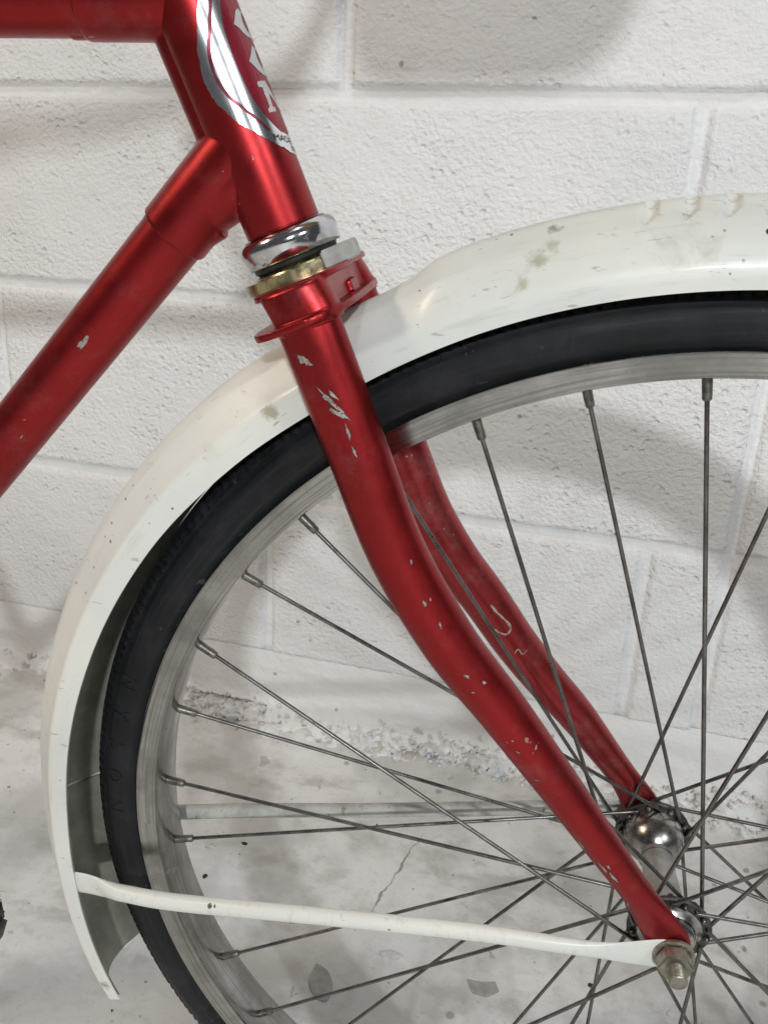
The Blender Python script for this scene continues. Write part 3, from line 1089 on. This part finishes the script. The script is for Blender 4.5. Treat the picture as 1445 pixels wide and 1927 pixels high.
def torus(bm, prof, segs, fn=None):
    rings = []
    for i in range(segs):
        a = 2 * PI * i / segs
        c, s = math.cos(a), math.sin(a)
        ring = []
        for k, (r, y) in enumerate(prof):
            if fn:
                r, y = fn(a, k, r, y)
            ring.append(bm.verts.new((r * c, y, r * s)))
        rings.append(ring)
    n = len(prof)
    for i in range(segs):
        r0, r1 = rings[i], rings[(i + 1) % segs]
        for k in range(n):
            l = (k + 1) % n
            bm.faces.new((r0[k], r0[l], r1[l], r1[k]))


bm = bmesh.new()
torus(bm, rim_prof, 360)
rim = bm_obj('rim', bm, 'rim', wheel, angle=35)

# tyre with cut shoulder tread
TA, TC = 0.0176, 0.3124
typ = []
for k in range(45):
    ph = R(-128 + 256 * k / 44)       # 0 = crown
    rr, yy = TC + TA * math.cos(ph), TA * math.sin(ph)
    typ.append((rr, yy, ph))
inner_pts = [(0.3002, 0.0128, None), (0.2985, 0.0118, None), (0.2985, -0.0118, None), (0.3002, -0.0128, None)]
full = typ + inner_pts


def tyre_fn(a, k, r, y):
    ph = full[k][2]
    if ph is None:
        return r, y
    d = abs(math.degrees(ph))
    e = 0.0
    if 26 < d < 52:                     # shoulder blocks
        per = (math.degrees(a) / 1.05 + (0.5 if ph > 0 else 0)) % 1.0
        e += 0.0007 if per < 0.62 else -0.0009
    elif d <= 24:                       # circumferential ribs on the crown
        e += 0.0006 * (1 if (d % 8) < 5 else -1)
    elif 56 < d < 59:
        e -= 0.0006                     # moulding line
    elif 104 < d < 112:
        e += 0.0005                     # bead rib
    if d > 112:
        e -= 0.0006
    n = Vector((math.cos(ph), math.sin(ph)))
    return r + n.x * e, y + n.y * e


bm = bmesh.new()
torus(bm, [(r, y) for r, y, _ in full], 1440, tyre_fn)
tyre = bm_obj('tyre', bm, 'rubber', wheel, angle=38)

# raised word moulded on the side wall
def tyre_text(txt, start, size, step):
    a0 = start
    for ch in txt:
        cu = bpy.data.curves.new('t', 'FONT')
        cu.body = ch
        cu.size = 1.0
        cu.extrude = 0.02
        cu.align_x = 'CENTER'
        to = bpy.data.objects.new('t', cu)
        col.objects.link(to)
        dg = bpy.context.evaluated_depsgraph_get()
        me = bpy.data.meshes.new_from_object(to.evaluated_get(dg))
        bpy.data.objects.remove(to)
        for v in me.vertices:
            # read downwards on the left: letter tops point to the hub
            a = a0 + v.co.x * size / 0.312
            rr = 0.3190 - v.co.y * size
            c = max(-1.0, min(1.0, (rr - TC) / TA))
            yy = -TA * math.sqrt(1 - c * c)
            off = 0.00055 if v.co.z > 0 else -0.0004
            yy -= off
            v.co = (rr * math.cos(a), yy, rr * math.sin(a))
        me.materials.clear()
        link('moulded_letter', me, 'rubber', wheel, smooth=False)
        a0 += step


tyre_text('NYLON', R(161.5), 0.0125, R(4.1))
tyre_text('NYLON', R(341.5), 0.0125, R(4.1))

# hub
bm = bmesh.new()
lathe(bm, [(-0.0405, 0.0060), (-0.0400, 0.0112), (-0.0385, 0.0125), (-0.0350, 0.0128), (-0.0330, 0.0150), (-0.0325, 0.0165), (-0.0290, 0.0165),
           (-0.0275, 0.0155), (-0.0235, 0.0125), (-0.0205, 0.0108), (-0.0190, 0.0104)], Vector((0, 0, 0)), Y, segs=64)
hub = bm_obj('hub', bm, 'hub', wheel)
bm = bmesh.new()
lathe(bm, [(-0.0195, 0.0106), (-0.0190, 0.0108), (-0.0165, 0.0102), (0.0, 0.0092), (0.0200, 0.0088)], Vector((0, 0, 0)), Y, segs=48)
bm_obj('hub_barrel', bm, 'barrel', wheel)
bm = bmesh.new()
dome = [(0.0165, 0.0096)]
for k in range(9):
    a = R(18 + 72 * k / 8)
    dome.append((0.0370 - 0.0195 * math.cos(a), 0.0178 * math.sin(a)))
dome += [(0.0380, 0.0180), (0.0420, 0.0165), (0.0440, 0.0125), (0.0450, 0.0060)]
lathe(bm, dome, Vector((0, 0, 0)), Y, segs=64)
bm_obj('hub_dome', bm, 'hub', wheel, angle=50)
PH0 = 95.5


def flange(y):
    bm = bmesh.new()
    lathe(bm, [(-0.0015, 0.0150), (-0.0016, 0.0208), (-0.0008, 0.0216), (0.0008, 0.0216), (0.0016, 0.0208), (0.0015, 0.0150)], Vector((0, y, 0)), Y, segs=72)
    return bm_obj('hub_flange', bm, 'flange', wheel)


flange(-0.0305)
flange(0.0395)
bm = bmesh.new()
thr = [(-0.0640, 0.0030), (-0.0635, 0.0044)]
k = 0
y = -0.0630
while y < -0.0490:
    thr += [(y, 0.0047), (y + 0.0005, 0.0043)]
    y += 0.0010
thr += [(-0.046, 0.0046), (0.060, 0.0046), (0.061, 0.004)]
lathe(bm, thr, Vector((0, 0, 0)), Y, segs=32)
bm_obj('axle', bm, 'nut', wheel, angle=60)

# spokes, three-cross lacing, with nipples
SR = 0.0011
bm = bmesh.new()
lathe(bm, [(0.0, 0.00235), (0.0070, 0.00225), (0.0105, 0.00215), (0.0112, 0.0017), (0.0114, 0.0010)], Vector((0, 0, 0)), Vector((0, 0, 1)), segs=14)
bmesh.ops.recalc_face_normals(bm, faces=bm.faces)
nip_me = bpy.data.meshes.new('nipple')
bm.to_mesh(nip_me)
bm.free()
nip_me.materials.append(M['nipple'])
nip_me.polygons.foreach_set('use_smooth', [True] * len(nip_me.polygons))
nip_me.set_sharp_from_angle(angle=R(40))
for k in range(36):
    ph = R(PH0 + 10 * k)
    typ4 = k % 4
    near = typ4 in (0, 2)
    sgn = -1 if typ4 in (0, 1) else 1
    ha = ph + sgn * R(60)
    hr = 0.0188
    lead = sgn > 0
    yf = -0.0305 if near else 0.0395
    outside = -1 if near else 1
    yh = yf + outside * (0.0028 if lead else -0.0028)
    P = Vector((0.2892 * math.cos(ph), (-0.0020 if near else 0.0020), 0.2892 * math.sin(ph)))
    H = Vector((hr * math.cos(ha), yh, hr * math.sin(ha)))
    H0 = Vector((hr * math.cos(ha), yf - (yh - yf) * 0.9, hr * math.sin(ha)))
    d = (P - H).normalized()
    bm = bmesh.new()
    path = [H0, H0.lerp(H, 0.6), H + d * 0.0005, H + d * 0.003, H.lerp(P, 0.5), P]
    sweep(bm, path, (SR, SR), side=Vector((0.31, 0.2, 0.93)) if abs(d.y) < 0.2 else Y, segs=10)
    # hub-end head
    bmesh.ops.create_uvsphere(bm, u_segments=10, v_segments=6, radius=0.0019, matrix=Matrix.Translation(H0))
    sp = bm_obj('spoke', bm, 'spoke', wheel)
    q = bpy.data.objects.new('nipple', nip_me)
    q.matrix_local = Matrix.Translation(P) @ (-d).to_track_quat('Z', 'Y').to_matrix().to_4x4()
    q.parent = wheel
    col.objects.link(q)

# ---- axle nut, washers
for sgn, y0 in ((-1, -0.0470), (1, 0.0490)):
    bm = bmesh.new()
    lathe(bm, [(0, 0.0105), (sgn * 0.0014, 0.0105), (sgn * 0.0016, 0.0100), (sgn * 0.0016, 0.005)], Vector((0, y0, 0)), Y, segs=40)
    bm_obj('washer', bm, 'nut', bike)
    bm = bmesh.new()
    Mn = Matrix.Translation((0, 0, 0)) @ Matrix.Rotation(R(90), 4, 'X') @ Matrix.Rotation(R(8), 4, 'Z')
    hexa = [(0.0094 * math.cos(R(60 * k)), 0.0094 * math.sin(R(60 * k))) for k in range(6)]
    za, zb = sorted((-(y0 + sgn * 0.0016), -(y0 + sgn * 0.0088)))
    prism(bm, hexa, za, zb, Mn)
    bmesh.ops.bevel(bm, geom=bm.edges[:], offset=0.0009, segments=2, affect='EDGES')
    bm_obj('axle_nut', bm, 'nut', bike)

# ---- front mudguard
edge_t = [(60, 0.3285), (93, 0.3280), (101, 0.3281), (111, 0.3283), (119, 0.3277), (127, 0.3276), (131, 0.3293), (138, 0.3307), (143, 0.3325), (149.4, 0.3335),
          (155, 0.3346), (160, 0.3353), (166, 0.3367), (171.5, 0.3380), (175, 0.3385), (179.7, 0.3393), (185.8, 0.3421), (190, 0.3441), (195.6, 0.3472), (200, 0.3492), (204, 0.3503)]
crown_t = [(60, 0.0335), (95, 0.0333), (105, 0.0328), (112, 0.0326), (114.2, 0.0318), (116, 0.0285), (118, 0.0278), (124, 0.0300), (131, 0.0318), (140, 0.0318), (150, 0.0312), (165, 0.0300), (180, 0.0278), (192, 0.0258), (204, 0.0225)]


def lerp_t(tab, a):
    if a <= tab[0][0]:
        return tab[0][1]
    for (a0, v0), (a1, v1) in zip(tab, tab[1:]):
        if a <= a1:
            t = (a - a0) / (a1 - a0)
            return v0 + (v1 - v0) * t
    return tab[-1][1]


def smooth_t(tab, a, w=2.0):
    return sum(lerp_t(tab, a + w * q) for q in (-1, -0.5, 0, 0.5, 1)) / 5


GW = 0.0290
# half sections from lip to crown: (fraction of height, y)
sec_back = [(0.0, 1.0), (0.05, 0.998), (0.20, 0.982), (0.355, 0.965), (0.40, 0.945), (0.55, 0.770), (0.70, 0.610), (0.85, 0.450), (0.94, 0.260), (0.985, 0.12), (1.0, 0.0)]
sec_front = [(0.0, 1.0), (0.05, 0.995), (0.16, 0.985), (0.26, 0.965), (0.33, 0.940), (0.52, 0.845), (0.70, 0.720), (0.78, 0.640), (0.855, 0.520), (0.985, 0.260), (1.0, 0.0)]
NOTCH = [93.3 - 2.45 * k + 7.35 for k in range(12)]


def guard_ring(a, inset=0.0, width=1.0):
    e = smooth_t(edge_t, a, 3.0)
    h = smooth_t(crown_t, a, 0.6)
    w = 1 - sstep(113.0, 118.5, a)
    half = []
    for i, ((f0, y0), (f1, y1)) in enumerate(zip(sec_back, sec_front)):
        f = f0 + (f1 - f0) * w
        yy = (y0 + (y1 - y0) * w) * GW * width
        half.append([f, yy])
    pts = []
    fine = []
    for (f0, y0), (f1, y1) in zip(half, half[1:]):
        for q in range(3):
            fine.append((f0 + (f1 - f0) * q / 3, y0 + (y1 - y0) * q / 3))
    fine.append(tuple(half[-1]))
    for f, yy in fine:
        r = e + f * h - inset * min(1.0, f * 4)
        if inset == 0.0 and 0.74 < f < 0.999:
            for nt in NOTCH:
                # pressed flutes: wide at the ridge, running out to a point on the shoulder
                up = sstep(0.76, 0.90, f) * (1 - 0.35 * sstep(0.93, 1.0, f))
                q = abs(a - nt + 0.25 + 1.1 * (f - 0.85) / 0.15 * 0.5) / (0.20 + 0.46 * up)
                if q < 1:
                    r -= 0.0038 * up * (1 - q * q) ** 1.3
        pts.append((r, -yy + inset * (1 - f) * 0.5))
    other = [(r, -y) for r, y in reversed(pts[:-1])]
    return pts + other


def guard(name, a0, a1, inset, mat, parent, width=1.0, thick=0.0009):
    angs = []
    a = a0
    while a < a1:
        angs.append(a)
        a += 0.12 if 70 < a < 103 and inset == 0 else 0.5
    angs.append(a1)
    bm = bmesh.new()
    rows = []
    for a in angs:
        c, s = math.cos(R(a)), math.sin(R(a))
        rows.append([bm.verts.new((r * c, y, r * s)) for r, y in guard_ring(a, inset, width)])
    n = len(rows[0])
    for r0, r1 in zip(rows, rows[1:]):
        for k in range(n - 1):
            bm.faces.new((r0[k], r1[k], r1[k + 1], r0[k + 1]))
    bmesh.ops.recalc_face_normals(bm, faces=bm.faces)
    c = bm.faces[:][len(bm.faces) // 2]
    ctr = c.calc_center_median()
    if c.normal.dot(Vector((ctr.x, 0, ctr.z))) < 0:
        bmesh.ops.reverse_faces(bm, faces=bm.faces)
    res = bmesh.ops.solidify(bm, geom=bm.faces[:], thickness=thick)
    return bm_obj(name, bm, mat, parent, angle=32)


mg = guard('mudguard', 45, 203.6, 0.0, 'white', bike)
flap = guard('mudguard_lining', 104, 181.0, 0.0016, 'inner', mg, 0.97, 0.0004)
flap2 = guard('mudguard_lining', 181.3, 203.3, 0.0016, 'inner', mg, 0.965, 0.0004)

# ---- mudguard stays
def stay(pts, mat):
    rows = catmull(pts, 10)
    bm = bmesh.new()
    sweep(bm, [Vector(q[:3]) for q in rows], [(q[3], q[4]) for q in rows], segs=24, power=2.3)
    return bm_obj('mudguard_stay', bm, mat, bike, angle=60)


stay([(-0.3440, -0.0262, -0.0450, 0.0082, 0.0010), (-0.3330, -0.0278, -0.0430, 0.0082, 0.0010), (-0.3240, -0.0300, -0.0412, 0.0078, 0.0014), (-0.3140, -0.0330, -0.0390, 0.0058, 0.0034),
      (-0.3040, -0.0350, -0.0373, 0.0049, 0.0042), (-0.2700, -0.0385, -0.0330, 0.0048, 0.0043), (-0.1850, -0.0445, -0.0178, 0.0047, 0.0040), (-0.1000, -0.0468, -0.0078, 0.0046, 0.0038),
      (-0.0550, -0.0474, -0.0058, 0.0047, 0.0032), (-0.0380, -0.0473, -0.0052, 0.0052, 0.0022), (-0.0240, -0.0468, -0.0045, 0.0072, 0.0010), (-0.0060, -0.0468, -0.0010, 0.0098, 0.0010), (0.0050, -0.0468, 0.0008, 0.0085, 0.0010)], 'white')
stay([(-0.3400, 0.0255, -0.0480, 0.0075, 0.0010), (-0.3290, 0.0265, -0.0470, 0.0076, 0.0010), (-0.3225, 0.0290, -0.0455, 0.0072, 0.0016), (-0.3140, 0.0340, -0.0440, 0.0056, 0.0038),
      (-0.3050, 0.0375, -0.0420, 0.0052, 0.0040), (-0.2400, 0.0430, -0.0330, 0.0050, 0.0036), (-0.1700, 0.0462, -0.0225, 0.0050, 0.0034), (-0.0700, 0.0486, -0.0040, 0.0050, 0.0034),
      (-0.0380, 0.0490, 0.0020, 0.0052, 0.0022), (-0.0240, 0.0488, 0.0040, 0.0072, 0.0010), (-0.0060, 0.0486, 0.0010, 0.0098, 0.0010), (0.0050, 0.0486, 0.0008, 0.0085, 0.0010)], 'grimy')

# ---- handlebar above the picture: it throws shadows on the wall
bm = bmesh.new()
cyl(bm, hs(0.125), hs(0.285), 0.0110, 32)
lathe(bm, [(0.1256, 0.0170), (0.1270, 0.0225), (0.138, 0.0225), (0.1395, 0.0170), (0.146, 0.0165)], HC, HU, segs=48)
top = hs(0.285)
clampp = top + Vector((0.095, 0, 0.050))
cyl(bm, top - Vector((0.004, 0, 0.0)), clampp, 0.0110, 32)
cyl(bm, clampp - Y * 0.024, clampp + Y * 0.024, 0.0175, 32)
bm_obj('handlebar_stem', bm, 'chrome', bike)
hb = []
for sgn in (1,):
    pass
barp = [(clampp.x - 0.30, -0.285, clampp.z + 0.045), (clampp.x - 0.20, -0.280, clampp.z + 0.055), (clampp.x - 0.10, -0.262, clampp.z + 0.062), (clampp.x - 0.02, -0.20, clampp.z + 0.060), (clampp.x + 0.012, -0.11, clampp.z + 0.035),
        (clampp.x + 0.004, -0.04, clampp.z + 0.004), (clampp.x, 0.0, clampp.z)]
barp = barp + [(x, -y, z) for x, y, z in reversed(barp[:-1])]
bm = bmesh.new()
sweep(bm, [Vector(q) for q in catmull(barp, 8)], (0.011, 0.011), side=Vector((0, 0, 1)), segs=20)
bm_obj('handlebar', bm, 'chrome', bike)
for sgn in (-1, 1):
    bm = bmesh.new()
    g0 = Vector((clampp.x - 0.305, sgn * 0.2852, clampp.z + 0.0446))
    g1 = Vector((clampp.x - 0.19, sgn * 0.2785, clampp.z + 0.0556))
    sweep(bm, [g0, g0.lerp(g1, 0.1), g0.lerp(g1, 0.9), g1], [(0.012, 0.012), (0.0155, 0.0155), (0.0155, 0.0155), (0.0135, 0.0135)], side=Vector((0, 0, 1)), segs=24)
    bm_obj('handlebar_grip', bm, 'black', bike)

# ---- rear wheel and stays, outside the picture on the left
rear = empty('rear_wheel', bike)
rear.location = (bb.x - 0.455, 0, 0)
for ch in list(wheel.children):
    if ch.name.startswith('moulded'):
        continue
    c = ch.copy()
    c.parent = rear
    col.objects.link(c)
seat_top = TT0 + TTU * 0.50
for sg in (-1, 1):
    for name, a in (('chain_stay', bb + Vector((-0.015, sg * 0.022, 0))), ('seat_stay', seat_top + Vector((-0.012, sg * 0.016, -0.012)))):
        bm = bmesh.new()
        e = Vector((bb.x - 0.455, sg * 0.056, 0))
        mid = a.lerp(e, 0.4) + Vector((0, sg * 0.014, 0))
        rows = catmull([tuple(a), tuple(mid), tuple(e)], 8)
        sweep(bm, [Vector(q) for q in rows], (0.0078, 0.0078), segs=20)
        bm_obj(name, bm, 'red', bike)

# ---- wicker basket carried in front of the handlebar, above the picture
basket = empty('front_basket', bike)


def bring(t):
    x0, x1 = -0.155 - 0.03 * t, 0.055 + 0.075 * t
    w = 0.135 + 0.03 * t
    z = 0.690 + 0.21 * t
    cx, hx = (x0 + x1) / 2, (x1 - x0) / 2
    out = []
    for k in range(49):
        a = 2 * PI * k / 48
        c, q = math.cos(a), math.sin(a)
        out.append(Vector((cx + hx * math.copysign(abs(c) ** 0.5, c), w * math.copysign(abs(q) ** 0.5, q), z)))
    return out


for i in range(26):
    bm = bmesh.new()
    sweep(bm, bring(i / 25), (0.0042, 0.0042), side=Vector((0, 0, 1)), segs=6)
    bm_obj('wicker_strand', bm, 'wicker', basket)
bm = bmesh.new()
bot = [bm.verts.new(v) for v in bring(0.0)[:-1]]
bm.faces.new(bot)
ex = bmesh.ops.extrude_face_region(bm, geom=bm.faces[:])
for v in ex['geom']:
    if isinstance(v, bmesh.types.BMVert):
        v.co.z += 0.006
bm_obj('basket_bottom', bm, 'wicker', basket, smooth=False)

# ---- crank and pedal on the near side, only the pedal's corner enters the picture
bm = bmesh.new()
ped = Vector((-0.3885, -0.118, -0.010))
sweep(bm, [bb + Vector((0, -0.052, 0)), bb.lerp(ped, 0.5) * 1.0 + Vector((0, -0.030, 0)), Vector((ped.x, -0.076, ped.z))], [(0.013, 0.006), (0.010, 0.006), (0.012, 0.006)], segs=24, power=2.6)
bm_obj('crank_arm', bm, 'chrome', bike)
pedal = empty('pedal', bike)
bm = bmesh.new()
cyl(bm, Vector((ped.x, -0.070, ped.z)), Vector((ped.x, -0.168, ped.z)), 0.0055, 20)
bm_obj('spindle', bm, 'chrome', pedal)
for dx in (-0.031, 0.031):
    bm = bmesh.new()
    bmesh.ops.create_cube(bm, size=1, matrix=Matrix.Translation((ped.x + dx, -0.124, ped.z)) @ Matrix.Rotation(R(20), 4, 'Y') @ Matrix.Diagonal((0.026, 0.082, 0.021, 1)))
    bmesh.ops.bevel(bm, geom=bm.edges[:], offset=0.004, segments=3, affect='EDGES')
    bm_obj('pedal_rubber', bm, 'black', pedal)
for yy in (-0.080, -0.167):
    bm = bmesh.new()
    bmesh.ops.create_cube(bm, size=1, matrix=Matrix.Translation((ped.x, yy, ped.z)) @ Matrix.Diagonal((0.076, 0.003, 0.014, 1)))
    bmesh.ops.bevel(bm, geom=bm.edges[:], offset=0.001, segments=2, affect='EDGES')
    bm_obj('pedal_plate', bm, 'chrome', pedal)
